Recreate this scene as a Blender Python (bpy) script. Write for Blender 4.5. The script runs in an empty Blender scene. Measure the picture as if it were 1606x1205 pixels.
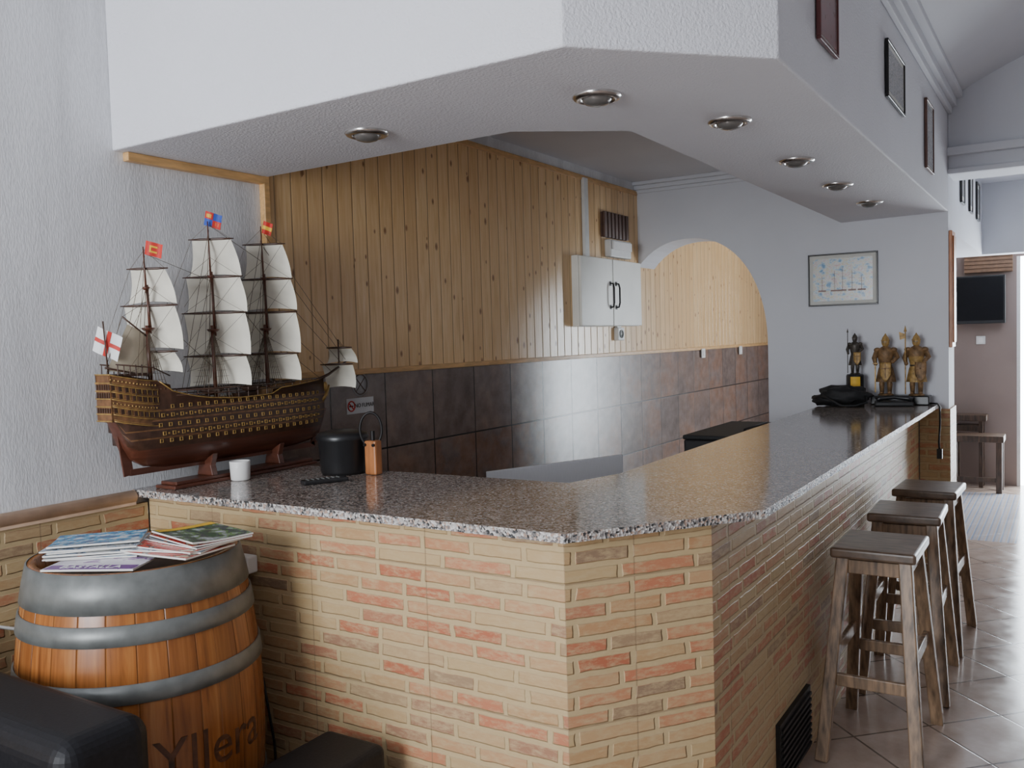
import bpy, math, random
from mathutils import Vector, Matrix, noise
random.seed(7)
D=bpy.data
COL=bpy.context.scene.collection
pi=math.pi

# ------------------------------------------------------------------ materials
class NT:
    def __init__(s,name):
        s.m=D.materials.new(name); s.m.use_nodes=True
        s.t=s.m.node_tree; s.b=s.t.nodes['Principled BSDF']
    def n(s,typ,_p=None,**inp):
        nd=s.t.nodes.new(typ)
        if _p:
            for k,v in _p.items(): setattr(nd,k,v)
        for k,v in inp.items():
            k=int(k[1:]) if k[0]=='i' and k[1:].isdigit() else k.replace('_',' ')
            s.set(nd,k,v)
        return nd
    def set(s,nd,k,v):
        if isinstance(v,bpy.types.NodeSocket): s.t.links.new(v,nd.inputs[k])
        elif isinstance(v,bpy.types.Node): s.t.links.new(v.outputs[0],nd.inputs[k])
        else:
            if isinstance(v,(tuple,list)) and len(v)==3 and nd.inputs[k].type=='RGBA': v=(*v,1)
            nd.inputs[k].default_value=v
    def ramp(s,fac,stops,const=False):
        r=s.t.nodes.new('ShaderNodeValToRGB'); cr=r.color_ramp
        if const: cr.interpolation='CONSTANT'
        while len(cr.elements)<len(stops): cr.elements.new(.5)
        for e,(p,c) in zip(cr.elements,stops):
            e.position=p; e.color=(*c,1) if len(c)==3 else c
        s.t.links.new(fac if isinstance(fac,bpy.types.NodeSocket) else fac.outputs[0],r.inputs[0])
        return r.outputs[0]
    def mix(s,f,a,b,mode='MIX'):
        x=s.t.nodes.new('ShaderNodeMix'); x.data_type='RGBA'; x.blend_type=mode
        s.set(x,0,f); s.set(x,6,a); s.set(x,7,b); return x.outputs[2]
    def math(s,op,a,b=0.,c=None):
        x=s.t.nodes.new('ShaderNodeMath'); x.operation=op
        s.set(x,0,a); s.set(x,1,b)
        if c is not None: s.set(x,2,c)
        return x.outputs[0]
    def bump(s,h,st=.3,dist=.01,normal=None):
        b=s.n('ShaderNodeBump',Strength=st,Distance=dist,Height=h)
        if normal: s.set(b,'Normal',normal)
        s.set(s.b,'Normal',b.outputs[0]); return b.outputs[0]
    def fin(s,col=None,rough=None,metal=None,**k):
        if col is not None: s.set(s.b,'Base Color',col)
        if rough is not None: s.set(s.b,'Roughness',rough)
        if metal is not None: s.set(s.b,'Metallic',metal)
        for a,v in k.items(): s.set(s.b,a.replace('_',' '),v)
        return s.m
    def obj(s): return s.n('ShaderNodeTexCoord').outputs['Object']
    def uv(s,loc=(0,0,0),rot=(0,0,0),sc=(1,1,1)):
        t=s.n('ShaderNodeTexCoord').outputs['UV']
        return s.n('ShaderNodeMapping',Vector=t,Location=loc,Rotation=rot,Scale=sc).outputs[0]

def pm(name,col,rough=.5,metal=0.,var=.12,scale=25.,bump=0.,bd=.002,spec=.5,stretch=(1,1,1)):
    t=NT(name)
    v=t.n('ShaderNodeMapping',Vector=t.obj(),Scale=stretch).outputs[0]
    nz=t.n('ShaderNodeTexNoise',Vector=v,Scale=scale,Detail=4.)
    c=t.ramp(nz.outputs[0],[(.3,[x*(1-var) for x in col]),(.7,[min(1,x*(1+var)) for x in col])])
    if bump: t.bump(nz.outputs[0],bump,bd)
    return t.fin(c,rough,metal,Specular_IOR_Level=spec)

def plaster(name,col,scale=90,bump=.5,dist=.004,var=.05):
    t=NT(name); o=t.obj()
    a=t.n('ShaderNodeTexNoise',Vector=o,Scale=scale,Detail=3.)
    b=t.n('ShaderNodeTexNoise',Vector=o,Scale=2.5,Detail=4.)
    c=t.ramp(b.outputs[0],[(.3,[x*(1-var) for x in col]),(.7,col)])
    t.bump(a.outputs[0],bump,dist)
    return t.fin(c,.7,Specular_IOR_Level=.25)

def wallpaper():
    t=NT('wallpaper'); o=t.obj()
    mp=t.n('ShaderNodeMapping',Vector=o,Rotation=(math.radians(52),0,0),Scale=(1,1,.28))
    a=t.n('ShaderNodeTexNoise',Vector=mp.outputs[0],Scale=190.,Detail=2.)
    m2=t.n('ShaderNodeMapping',Vector=o,Scale=(1,3.0,.35))
    s=t.n('ShaderNodeTexNoise',Vector=m2.outputs[0],Scale=2.4,Detail=7.,Roughness=.6)
    c=t.ramp(s.outputs[0],[(.30,(.60,.605,.62)),(.56,(.76,.77,.79))])
    c=t.mix(.12,c,t.ramp(a.outputs[0],[(.35,(.38,.38,.39)),(.65,(.88,.88,.9))]))
    t.bump(a.outputs[0],.45,.003)
    return t.fin(c,.75,Specular_IOR_Level=.2)

def brick(name,dark=1.,off=(.2,.196,0)):
    t=NT(name); uv=t.uv(loc=off)
    wob=t.n('ShaderNodeTexNoise',Vector=uv,Scale=16.,Detail=3.)
    w=t.n('ShaderNodeVectorMath',_p={'operation':'MULTIPLY_ADD'})
    t.set(w,0,wob.outputs[1]); w.inputs[1].default_value=(.018,.009,0); t.set(w,2,uv)
    k=t.n('ShaderNodeTexBrick',_p={'offset':.43,'squash':1.4,'squash_frequency':3},Vector=w.outputs[0],Color1=(0,0,0,1),Color2=(1,1,1,1),Mortar=(.5,.5,.5,1),Scale=1.,Mortar_Size=.0098,Mortar_Smooth=.4,Bias=0.,Brick_Width=.165,Row_Height=.0468)
    col=t.ramp(k.outputs[0],[(0,(.44,.14,.075)),(.15,(.52,.20,.11)),(.26,(.48,.30,.15)),(.38,(.52,.38,.20)),(.48,(.52,.22,.12)),(.57,(.51,.37,.19)),(.70,(.52,.38,.20)),(.80,(.52,.20,.11)),(.9,(.29,.20,.13)),(1,(.50,.35,.19))])
    n1=t.n('ShaderNodeTexNoise',Vector=t.uv(sc=(1,2.6,1)),Scale=26.,Detail=6.,Roughness=.72)
    n3=t.n('ShaderNodeTexNoise',Vector=t.uv(),Scale=7.,Detail=3.)
    col=t.mix(t.ramp(t.math('ADD',t.math('MULTIPLY',n1.outputs[0],.75),t.math('MULTIPLY',n3.outputs[0],.25)),[(.45,(0,0,0)),(.61,(.8,.8,.8))]),col,(.55,.42,.24))
    mor=t.mix(n1.outputs[0],(.47,.35,.18),(.62,.49,.29))
    c=t.mix(k.outputs['Fac'],col,mor)
    pj=t.n('ShaderNodeTexBrick',_p={'offset':0.,'squash':1.},Vector=uv,Scale=1.,Mortar_Size=.0020,Mortar_Smooth=.1,Brick_Width=.44,Row_Height=.3744)
    c=t.mix(t.math('MULTIPLY',pj.outputs['Fac'],.6),c,(.28,.20,.12))
    c=t.mix(1.,c,(dark,dark*.97,dark*.95),'MULTIPLY')
    h=t.math('SUBTRACT',t.math('MULTIPLY',n1.outputs[0],.25),k.outputs['Fac'])
    h=t.math('SUBTRACT',h,pj.outputs['Fac'])
    t.bump(h,.7,.006)
    return t.fin(c,.5,Specular_IOR_Level=.28)

def planks(name,width,cols,groove=.006,knots=True,rough=.35,gs=1.,kn=.09,ksel=.72,gd=.25,rv=.45,gmix=.7,spec=.5):
    t=NT(name); uv=t.uv()
    sp=t.n('ShaderNodeSeparateXYZ',Vector=uv)
    u=t.math('DIVIDE',sp.outputs[0],width)
    fr=t.math('FRACT',u); idx=t.math('FLOOR',u)
    rnd=t.n('ShaderNodeTexWhiteNoise',_p={'noise_dimensions':'1D'},W=idx)
    cv=t.n('ShaderNodeCombineXYZ',X=sp.outputs[0],Y=t.math('ADD',sp.outputs[1],t.math('MULTIPLY',rnd.outputs[0],17.)))
    mp=t.n('ShaderNodeMapping',Vector=cv.outputs[0],Scale=(28*gs,1.6*gs,1))
    g=t.n('ShaderNodeTexNoise',Vector=mp.outputs[0],Scale=2.2,Detail=6.,Roughness=.6,Distortion=.6)
    c=t.ramp(g.outputs[0],[(.25,cols[0]),(.5,cols[1]),(.75,cols[2])])
    c=t.mix(t.math('MULTIPLY',rnd.outputs[0],rv),c,cols[0])
    if knots:
        mk=t.n('ShaderNodeMapping',Vector=cv.outputs[0],Scale=(13,7.5,1))
        v=t.n('ShaderNodeTexVoronoi',_p={'feature':'F1','voronoi_dimensions':'2D'},Vector=mk.outputs[0],Scale=1.,Randomness=1.)
        sel=t.n('ShaderNodeSeparateColor',Color=v.outputs['Color'])
        on=t.math('GREATER_THAN',sel.outputs[0],ksel)
        sz=t.math('MULTIPLY_ADD',sel.outputs[1],.9,.5)
        kk=t.ramp(t.math('DIVIDE',v.outputs['Distance'],sz),[(0,(.95,.95,.95)),(kn*.8,(.75,.75,.75)),(kn*1.5,(0,0,0))])
        c=t.mix(t.math('MULTIPLY',kk,on),c,(.24,.10,.04))
    d=t.math('ABSOLUTE',t.math('SUBTRACT',fr,.5))
    gr=t.n('ShaderNodeMapRange',_p={'clamp':True},Value=d,i1=.5-groove/width*1.3,i2=.5,i3=0.,i4=1.)
    c=t.mix(t.math('MULTIPLY',gr.outputs[0],gmix),c,[x*gd for x in cols[0]])
    t.bump(t.math('SUBTRACT',t.math('MULTIPLY',g.outputs[0],.08),gr.outputs[0]),.6,.004)
    return t.fin(c,rough,Specular_IOR_Level=spec)

def granite():
    t=NT('granite'); o=t.obj()
    v=t.n('ShaderNodeTexVoronoi',Vector=o,Scale=165.)
    sc=t.n('ShaderNodeSeparateColor',Color=v.outputs['Color'])
    c=t.ramp(sc.outputs[0],[(0,(.06,.054,.05)),(.14,(.17,.14,.125)),(.34,(.31,.245,.205)),(.55,(.43,.335,.28)),(.74,(.38,.35,.32)),(.90,(.56,.51,.47))],True)
    v2=t.n('ShaderNodeTexVoronoi',Vector=o,Scale=380.)
    s2=t.n('ShaderNodeSeparateColor',Color=v2.outputs['Color'])
    c=t.mix(t.math('MULTIPLY',t.math('GREATER_THAN',s2.outputs[1],.76),.55),c,(.06,.055,.05))
    return t.fin(c,.11,Specular_IOR_Level=.9)
def granite_edge():
    t=NT('granite_edge'); o=t.obj()
    v=t.n('ShaderNodeTexVoronoi',Vector=o,Scale=150.)
    sc=t.n('ShaderNodeSeparateColor',Color=v.outputs['Color'])
    c=t.ramp(sc.outputs[0],[(0,(.05,.05,.05)),(.18,(.22,.20,.19)),(.42,(.42,.30,.24)),(.6,(.48,.45,.42)),(.85,(.62,.59,.56))],True)
    t.bump(v.outputs['Distance'],.8,.004)
    return t.fin(c,.45)

def darktile():
    t=NT('slate_tile'); uv=t.uv(loc=(-3.62,.04,0))
    k=t.n('ShaderNodeTexBrick',_p={'offset':0.,'squash':1.},Vector=uv,Color1=(0,0,0,1),Color2=(1,1,1,1),Mortar=(.5,.5,.5,1),Scale=1.,Mortar_Size=.0045,Mortar_Smooth=.2,Brick_Width=.37,Row_Height=.365)
    a=t.n('ShaderNodeTexNoise',Vector=uv,Scale=2.8,Detail=7.,Roughness=.62)
    b=t.n('ShaderNodeTexNoise',Vector=uv,Scale=11.,Detail=6.,Roughness=.65)
    f=t.math('ADD',t.math('MULTIPLY',a.outputs[0],.75),t.math('MULTIPLY',k.outputs[0],.36))
    c=t.ramp(f,[(.30,(.11,.078,.068)),(.42,(.17,.122,.105)),(.52,(.22,.145,.112)),(.61,(.27,.14,.088)),(.70,(.19,.142,.125)),(.8,(.25,.15,.105))])
    c=t.mix(.35,c,t.ramp(b.outputs[0],[(.35,(.08,.06,.05)),(.65,(.30,.23,.195))]))
    c=t.mix(k.outputs['Fac'],c,(.012,.009,.008))
    t.bump(t.math('SUBTRACT',t.math('MULTIPLY',b.outputs[0],.25),t.math('MULTIPLY',k.outputs['Fac'],1.5)),.25,.003)
    return t.fin(c,.25,Specular_IOR_Level=.65)

def floortile():
    t=NT('floor_tile'); uv=t.uv(rot=(0,0,pi/4))
    k=t.n('ShaderNodeTexBrick',_p={'offset':0.,'squash':1.},Vector=uv,Color1=(0,0,0,1),Color2=(1,1,1,1),Mortar=(.5,.5,.5,1),Scale=1.,Mortar_Size=.005,Mortar_Smooth=.2,Brick_Width=.33,Row_Height=.33)
    a=t.n('ShaderNodeTexNoise',Vector=uv,Scale=9.,Detail=6.,Roughness=.65)
    c=t.ramp(a.outputs[0],[(.3,(.36,.27,.22)),(.6,(.46,.36,.30)),(.8,(.52,.43,.37))])
    c=t.mix(t.math('MULTIPLY',k.outputs[0],.25),c,(.31,.23,.18))
    c=t.mix(k.outputs['Fac'],c,(.14,.105,.08))
    u2=t.uv(); sp=t.n('ShaderNodeSeparateXYZ',Vector=u2)
    ck=t.n('ShaderNodeTexMagic',_p={'turbulence_depth':3},Vector=t.uv(rot=(0,0,pi/4),sc=(19,19,19)),Scale=1.)
    pc=t.ramp(ck.outputs[1],[(.3,(.06,.16,.38)),(.5,(.50,.55,.60)),(.7,(.50,.34,.26))])
    inr=t.math('MULTIPLY',t.math('GREATER_THAN',sp.outputs[1],7.2),t.math('LESS_THAN',sp.outputs[1],9.3))
    c=t.mix(t.math('MULTIPLY',inr,.85),c,pc)
    t.bump(t.math('MULTIPLY',k.outputs['Fac'],-1.),.3,.003)
    return t.fin(c,t.ramp(a.outputs[0],[(.3,(.11,.11,.11)),(.7,(.23,.23,.23))]),Specular_IOR_Level=1.)

def cover(name,stops,scale=9.):
    t=NT(name)
    a=t.n('ShaderNodeTexNoise',Vector=t.uv(),Scale=scale,Detail=3.)
    return t.fin(t.ramp(a.outputs[0],stops,True),.22)

def emis(name,col,st):
    t=NT(name); nz=t.n('ShaderNodeTexNoise',Vector=t.obj(),Scale=3.)
    c=t.mix(.1,col,nz.outputs[1])
    return t.fin((0.02,.02,.02),.3,Emission_Color=c,Emission_Strength=st)

M_white=plaster('white_plaster',(.74,.75,.78),130,.9,.005)
M_soft=plaster('soffit_plaster',(.735,.74,.785),120,.9,.004)
M_smooth=plaster('smooth_white_paint',(.70,.715,.765),30,.25,.003)
M_wallp=wallpaper()
M_brick=brick('brick_effect_tile',.94)
M_pine=planks('knotty_pine',.093,[(.64,.375,.155),(.82,.55,.27),(.90,.66,.37)],groove=.0045,gd=.32,rv=.5,rough=.27,spec=.6)
M_pinetrim=pm('pine_trim',(.64,.38,.155),.4,var=.2,scale=12,stretch=(6,1,6))
M_tile=darktile(); M_gran=granite(); M_gedge=granite_edge(); M_floor=floortile()
M_terra=pm('terracotta_cap',(.74,.52,.36),.45,var=.15,scale=14)
M_brown=pm('brown_wall_paint',(.27,.205,.18),.6,var=.06,scale=3)
M_rwall=pm('low_bounce_wall_paint',(.38,.36,.35),.8,var=.05,scale=3)  # for the unseen right wall, kept dark so it bounces less light
M_steel=pm('grey_steel',(.64,.65,.68),.5,.0,var=.05,stretch=(1,20,1))
M_galv=pm('galvanised_steel',(.155,.162,.155),.42,.3,var=.2,scale=22,bump=.08)
M_chrome=pm('chrome',(.62,.60,.58),.22,1.,var=.05)
M_bulb=pm('dull_bulb',(.20,.19,.18),.25,.4)
M_black=pm('black_plastic',(.012,.012,.013),.35)
M_leather=pm('black_leather',(.008,.008,.010),.5,var=.3,scale=120,bump=.35,bd=.001,spec=.3)
M_wht=pm('white_plastic',(.72,.72,.70),.35,var=.04)
M_cabw=pm('white_cabinet_paint',(.78,.77,.71),.4,var=.05,scale=5)
M_ceram=pm('white_ceramic',(.85,.84,.82),.15,var=.03)
M_oak=planks('barrel_oak',.078,[(.15,.048,.014),(.31,.110,.028),(.44,.19,.055)],groove=.002,knots=False,rough=.24,gs=.8,gmix=.5,rv=.6)
M_darkw=pm('dark_worn_wood',(.070,.040,.024),.45,var=.55,scale=9,bump=.3,stretch=(6,6,1))
M_legw=pm('worn_leg_wood',(.22,.14,.082),.42,var=.65,scale=9,bump=.3,stretch=(6,6,.8))
M_seat=pm('brown_seat_wood',(.15,.098,.065),.34,var=.5,scale=12,bump=.2,stretch=(1,5,1))
M_ship_red=pm('ship_mahogany',(.10,.033,.019),.3,var=.25,scale=30,stretch=(1,.2,3))
M_ship_dark=pm('ship_dark_wood',(.060,.028,.017),.35,var=.3,scale=40)
M_ship_och=pm('ship_ochre',(.16,.075,.030),.4,var=.35,scale=60)
M_gold=pm('gold_trim',(.38,.235,.07),.42,.25,var=.3,scale=60)
M_deck=pm('ship_deck',(.30,.17,.08),.5,var=.2,scale=50)
M_sail=pm('sail_cloth',(.76,.725,.62),.8,var=.06,scale=18,bump=.15)
M_tansail=pm('tan_sail_cloth',(.52,.45,.33),.8,var=.08,scale=18,bump=.15)
M_rope=pm('rope',(.10,.07,.042),.7)
M_red=pm('red_cloth',(.55,.03,.02),.6); M_blue=pm('blue_cloth',(.03,.08,.42),.6)
M_yel=pm('yellow_cloth',(.75,.45,.04),.6); M_whc=pm('white_cloth',(.80,.80,.80),.6,var=.04)
M_paper=pm('paper',(.70,.68,.64),.6,var=.08,scale=300,stretch=(1,1,6))
M_ink=pm('black_ink',(.02,.015,.012),.5)
M_branding=pm('burnt_wood',(.085,.033,.015),.5,var=.6,scale=30)
M_bronze=pm('aged_bronze',(.20,.115,.05),.55,.15,var=.5,scale=40,bump=.3)
M_dbronze=pm('dark_armour',(.07,.06,.05),.45,.4,var=.4,scale=60)
M_brass=pm('antique_brass',(.36,.225,.075),.5,.2,var=.45,scale=50)
M_orangew=pm('orange_wood',(.40,.15,.05),.4,var=.25,scale=12,stretch=(5,5,1))
M_iron=pm('black_iron',(.02,.018,.018),.45,.6)
M_vent=pm('brown_slat',(.10,.05,.035),.5,var=.2)
M_grille=pm('dark_grille',(.02,.018,.016),.5,.4)
M_screen=pm('tv_screen',(.004,.004,.006),.45,var=.1,spec=.2)
M_fabric=pm('black_nylon',(.008,.008,.009),.7,var=.3,scale=80,bump=.4)
M_frame=pm('black_frame',(.012,.011,.010),.3)
M_matb=pm('mount_board',(.62,.62,.58),.8,var=.03)
M_day=emis('daylight_glass',(.82,.91,1.),18.)
M_glowR=emis('red_bulb',(1,.1,.05),2.); M_glowG=emis('green_bulb',(.1,1,.3),2.)

# ------------------------------------------------------------------ geometry
class G:
    def __init__(s): s.v=[];s.f=[];s.m=[];s.sm=[];s.uv={}
    def add(s,vs,fs,m=0,sm=False,uvs=None):
        b=len(s.v); s.v+= [Vector(x) for x in vs]
        for i,f in enumerate(fs):
            if uvs: s.uv[len(s.f)]=uvs[i]
            s.f.append([b+j for j in f]); s.m.append(m[i] if isinstance(m,list) else m); s.sm.append(sm)
        return s
    def box(s,x0,x1,y0,y1,z0,z1,m=0,mtop=None):
        v=[(x0,y0,z0),(x1,y0,z0),(x1,y1,z0),(x0,y1,z0),(x0,y0,z1),(x1,y0,z1),(x1,y1,z1),(x0,y1,z1)]
        f=[(0,3,2,1),(4,5,6,7),(0,1,5,4),(1,2,6,5),(2,3,7,6),(3,0,4,7)]
        return s.add(v,f,[m,m if mtop is None else mtop,m,m,m,m])
    def beam(s,p0,p1,w,d,m=0,side=Vector((1,0,0)),w1=None,d1=None):
        p0=Vector(p0);p1=Vector(p1);a=(p1-p0).normalized()
        x=side-a*side.dot(a)
        if x.length<1e-4: x=Vector((0,1,0))-a*a.y
        x.normalize(); y=a.cross(x); w1=w1 or w; d1=d1 or d
        v=[]
        for p,ww,dd in((p0,w,d),(p1,w1,d1)):
            for i,j in((-1,-1),(1,-1),(1,1),(-1,1)): v.append(p+x*i*ww/2+y*j*dd/2)
        return s.add(v,[(0,3,2,1),(4,5,6,7),(0,1,5,4),(1,2,6,5),(2,3,7,6),(3,0,4,7)],m)
    def cyl(s,p0,p1,r0,r1=None,n=12,m=0,caps=True):
        r1=r0 if r1 is None else r1
        p0=Vector(p0);p1=Vector(p1);a=(p1-p0).normalized()
        x=a.orthogonal().normalized();y=a.cross(x)
        v=[p+(x*math.cos(2*pi*i/n)+y*math.sin(2*pi*i/n))*r for p,r in((p0,r0),(p1,r1)) for i in range(n)]
        s.add(v,[(i,(i+1)%n,n+(i+1)%n,n+i) for i in range(n)],m,True)
        if caps:
            s.add(v[:n],[tuple(range(n))[::-1]],m); s.add(v[n:],[tuple(range(n))],m)
        return s
    def lathe(s,prof,c=(0,0,0),n=32,m=0,ms=None,sx=1,sy=1,sm=True,R=None,rot=0):
        c=Vector(c); v=[];f=[];mm=[];uvs=[]
        k=len(prof); R=R or max(p[0] for p in prof)
        for r,z in prof:
            for i in range(n):
                a=2*pi*i/n+rot; v.append(c+Vector((r*math.cos(a)*sx,r*math.sin(a)*sy,z)))
        for j in range(k-1):
            for i in range(n):
                i2=(i+1)%n
                f.append((j*n+i,j*n+i2,(j+1)*n+i2,(j+1)*n+i)); mm.append(ms[j] if ms else m)
                u0=2*pi*i/n*R;u1=2*pi*(i+1)/n*R;z0=prof[j][1];z1=prof[j+1][1]
                uvs.append([(u0,z0),(u1,z0),(u1,z1),(u0,z1)])
        return s.add(v,f,mm,sm,uvs)
    def prism(s,poly,z0,z1,m=0,ms=None):
        n=len(poly)
        zb=z0 if callable(z0) else (lambda x,y:z0)
        v=[(x,y,zb(x,y)) for x,y in poly]+[(x,y,z1) for x,y in poly]
        ms=ms if ms is not None else m
        return s.add(v,[tuple(range(n))[::-1],tuple(range(n,2*n))]+[(i,(i+1)%n,n+(i+1)%n,n+i) for i in range(n)],[m,m]+[ms]*n)
    def prismY(s,poly,y0,y1,m=0): # poly in (x,z)
        n=len(poly)
        v=[(x,y0,z) for x,z in poly]+[(x,y1,z) for x,z in poly]
        return s.add(v,[tuple(range(n)),tuple(range(n,2*n))[::-1]]+[(i,n+i,n+(i+1)%n,(i+1)%n) for i in range(n)],m)
    def sph(s,c,r,sc=(1,1,1),n=16,k=10,m=0,jit=0,seed=0):
        c=Vector(c);v=[];
        for j in range(k+1):
            t=pi*j/k
            for i in range(n):
                a=2*pi*i/n; d=Vector((math.sin(t)*math.cos(a),math.sin(t)*math.sin(a),math.cos(t)))
                rr=r*(1+(noise.noise(d*2.3+Vector((seed,0,0)))*jit if jit else 0))
                v.append(c+Vector((d.x*sc[0],d.y*sc[1],d.z*sc[2]))*rr)
        return s.add(v,[(j*n+i,(j+1)*n+i,(j+1)*n+(i+1)%n,j*n+(i+1)%n) for j in range(k) for i in range(n)],m,True)
    def tube(s,pts,r,n=8,m=0,closed=False):
        pts=[Vector(p) for p in pts]; k=len(pts); v=[]
        ref=None
        for i,p in enumerate(pts):
            if closed: a=pts[(i+1)%k]-pts[i-1]
            else: a=pts[min(i+1,k-1)]-pts[max(i-1,0)]
            a.normalize()
            if ref is None: x=a.orthogonal().normalized()
            else:
                x=ref-a*ref.dot(a); x=x.normalized() if x.length>1e-5 else a.orthogonal().normalized()
            ref=x; y=a.cross(x)
            rr=r[i] if isinstance(r,list) else r
            v+=[p+(x*math.cos(2*pi*q/n)+y*math.sin(2*pi*q/n))*rr for q in range(n)]
        f=[(j*n+i,j*n+(i+1)%n,(j+1)%k*n+(i+1)%n,(j+1)%k*n+i) for j in range(k if closed else k-1) for i in range(n)]
        if not closed: f+= [tuple(range(n))[::-1],tuple(range((k-1)*n,k*n))]
        return s.add(v,f,m,True)
    def grid(s,fn,nu,nv,m=0,sm=True):
        v=[fn(i/nu,j/nv) for j in range(nv+1) for i in range(nu+1)]
        w=nu+1
        return s.add(v,[(j*w+i,j*w+i+1,(j+1)*w+i+1,(j+1)*w+i) for j in range(nv) for i in range(nu)],m,sm,
            [[(i/nu,j/nv),((i+1)/nu,j/nv),((i+1)/nu,(j+1)/nv),(i/nu,(j+1)/nv)] for j in range(nv) for i in range(nu)])
    def mesh(s,name,mats,origin=Vector((0,0,0))):
        me=D.meshes.new(name)
        me.from_pydata([v-origin for v in s.v],[],s.f)
        for mt in mats: me.materials.append(mt)
        me.polygons.foreach_set('material_index',s.m)
        me.polygons.foreach_set('use_smooth',s.sm)
        ul=me.uv_layers.new(name='UVMap').data
        for p in me.polygons:
            if p.index in s.uv:
                for li,c in zip(p.loop_indices,s.uv[p.index]): ul[li].uv=c
                continue
            n=p.normal
            if abs(n.z)>.8:
                for li,vi in zip(p.loop_indices,p.vertices): ul[li].uv=(s.v[vi].x,s.v[vi].y)
            else:
                t=Vector((-n.y,n.x,0)); t=t.normalized() if t.length>1e-6 else Vector((1,0,0))
                if abs(t.x)>.999: t=Vector((1,0,0))
                if abs(t.y)>.999: t=Vector((0,1,0))
                for li,vi in zip(p.loop_indices,p.vertices): ul[li].uv=(s.v[vi].dot(t),s.v[vi].z)
        me.update(); return me

def mods(o,bevel=0,sub=0,seg=2):
    if bevel:
        b=o.modifiers.new('bevel','BEVEL'); b.width=bevel; b.segments=seg; b.limit_method='ANGLE'
    if sub:
        b=o.modifiers.new('sub','SUBSURF'); b.levels=sub; b.render_levels=sub
def LM(x): return x if isinstance(x,list) else [x]
def thing(name,label,cat,loc=(0,0,0),rot=None,group=None):
    o=D.objects.new(name,None); o.empty_display_size=.05
    o.matrix_world=(Matrix.Translation(loc)@rot if rot is not None else Matrix.Translation(loc))
    COL.objects.link(o); o['label']=label; o['category']=cat
    if group: o['group']=group
    return o
def part(par,name,g,mats,label=None,bevel=0,sub=0,seg=2):
    o=D.objects.new(name,g.mesh(name,LM(mats))); COL.objects.link(o); o.parent=par
    if label: o['label']=label
    mods(o,bevel,sub,seg); return o
def solo(name,g,mats,label,cat,bevel=0,sub=0,group=None,kind=None,seg=2):
    xs=[v.x for v in g.v];ys=[v.y for v in g.v];zs=[v.z for v in g.v]
    og=Vector(((min(xs)+max(xs))/2,(min(ys)+max(ys))/2,min(zs)))
    o=D.objects.new(name,g.mesh(name,LM(mats),og)); o.location=og; COL.objects.link(o)
    if kind: o['kind']=kind
    if label: o['label']=label
    if cat: o['category']=cat
    if group: o['group']=group
    mods(o,bevel,sub,seg); return o
def struct(name,g,mats,bevel=0,label=None):
    o=D.objects.new(name,g.mesh(name,LM(mats))); COL.objects.link(o); o['kind']='structure'
    if label: o['label']=label
    mods(o,bevel); return o
def dup(root,loc,rotz=0.,**props):
    n=root.copy(); COL.objects.link(n); n.location=loc
    n.rotation_euler=(0,0,rotz)
    for k,v in props.items(): n[k]=v
    def rec(src,dst):
        for c in list(src.children):
            if c==dst: continue
            k=c.copy(); COL.objects.link(k); k.parent=dst; rec(c,k)
    rec(root,n); return n
def textmesh(par,name,body,size,mat,Mx,bend=None,ext=.0006,label=None,sx=1.):
    c=D.curves.new(name,'FONT'); c.body=body; c.size=size; c.extrude=ext; c.align_x='CENTER'; c.align_y='CENTER'
    o=D.objects.new(name,c); me=D.meshes.new_from_object(o); D.objects.remove(o)
    me.materials.clear(); me.materials.append(mat)
    for v in me.vertices:
        p=v.co.copy(); p.x*=sx
        v.co=bend(p) if bend else Mx@p
    q=D.objects.new(name,me); COL.objects.link(q); q.parent=par
    if label: q['label']=label
    return q
FX=Matrix(((0,0,1,0),(1,0,0,0),(0,1,0,0),(0,0,0,1)))   # local x->Y, y->Z, z->X  (faces +X)
FY=Matrix(((1,0,0,0),(0,0,-1,0),(0,1,0,0),(0,0,0,1)))  # local x->X, y->Z, z->-Y (faces -Y)

# ------------------------------------------------------------------ room
XL=-2.75
struct('floor',G().box(-2.9,2.6,-3,10,-.1,0),M_floor)
struct('wall_left',G().box(-2.9,XL,-1.5,10,0,3.2),M_wallp)
struct('wall_panelling',G().box(XL,XL+.012,2.56,9.8,1.42,2.62),M_pine,label='knotty pine tongue and groove panelling')
struct('wall_tiling',G().box(XL,XL+.012,2.56,9.8,0,1.42),M_tile)
struct('wall_wainscot',G().box(XL,XL+.022,-1.5,1.945,0,1.02),M_brick)
g=G().box(XL,XL+.03,-1.5,1.895,1.02,1.045); g.tube([(XL+.018,-1.5,1.048),(XL+.018,1.895,1.048)],.022,12)
struct('trim_1',g,M_terra)
struct('trim_2',G().box(XL,XL+.03,2.535,2.565,1.42,2.235).box(XL,XL+.03,1.93,2.54,2.195,2.225).box(XL,XL+.02,2.56,6.19,2.585,2.615).box(XL,XL+.022,2.56,9.8,1.41,1.435),M_pinetrim,bevel=.003)
struct('trim_3',G().box(XL+.012,XL+.035,5.30,5.36,2.08,2.60),M_wht,bevel=.004)
# soffit
zs=lambda x,y:2.225+.019*(x-XL)
struct('wall_soffit',G().prism([(XL,1.89),(-1.05,1.955),(-.652,2.41),(-.65,6.2),(-1.29,6.2),(-1.29,2.87),(-1.6,2.60),(XL,2.56)],zs,3.15),M_soft,bevel=.006)
struct('ceiling_inner',G().box(XL,-1.27,2.5,6.2,2.68,2.78),M_smooth)
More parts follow.
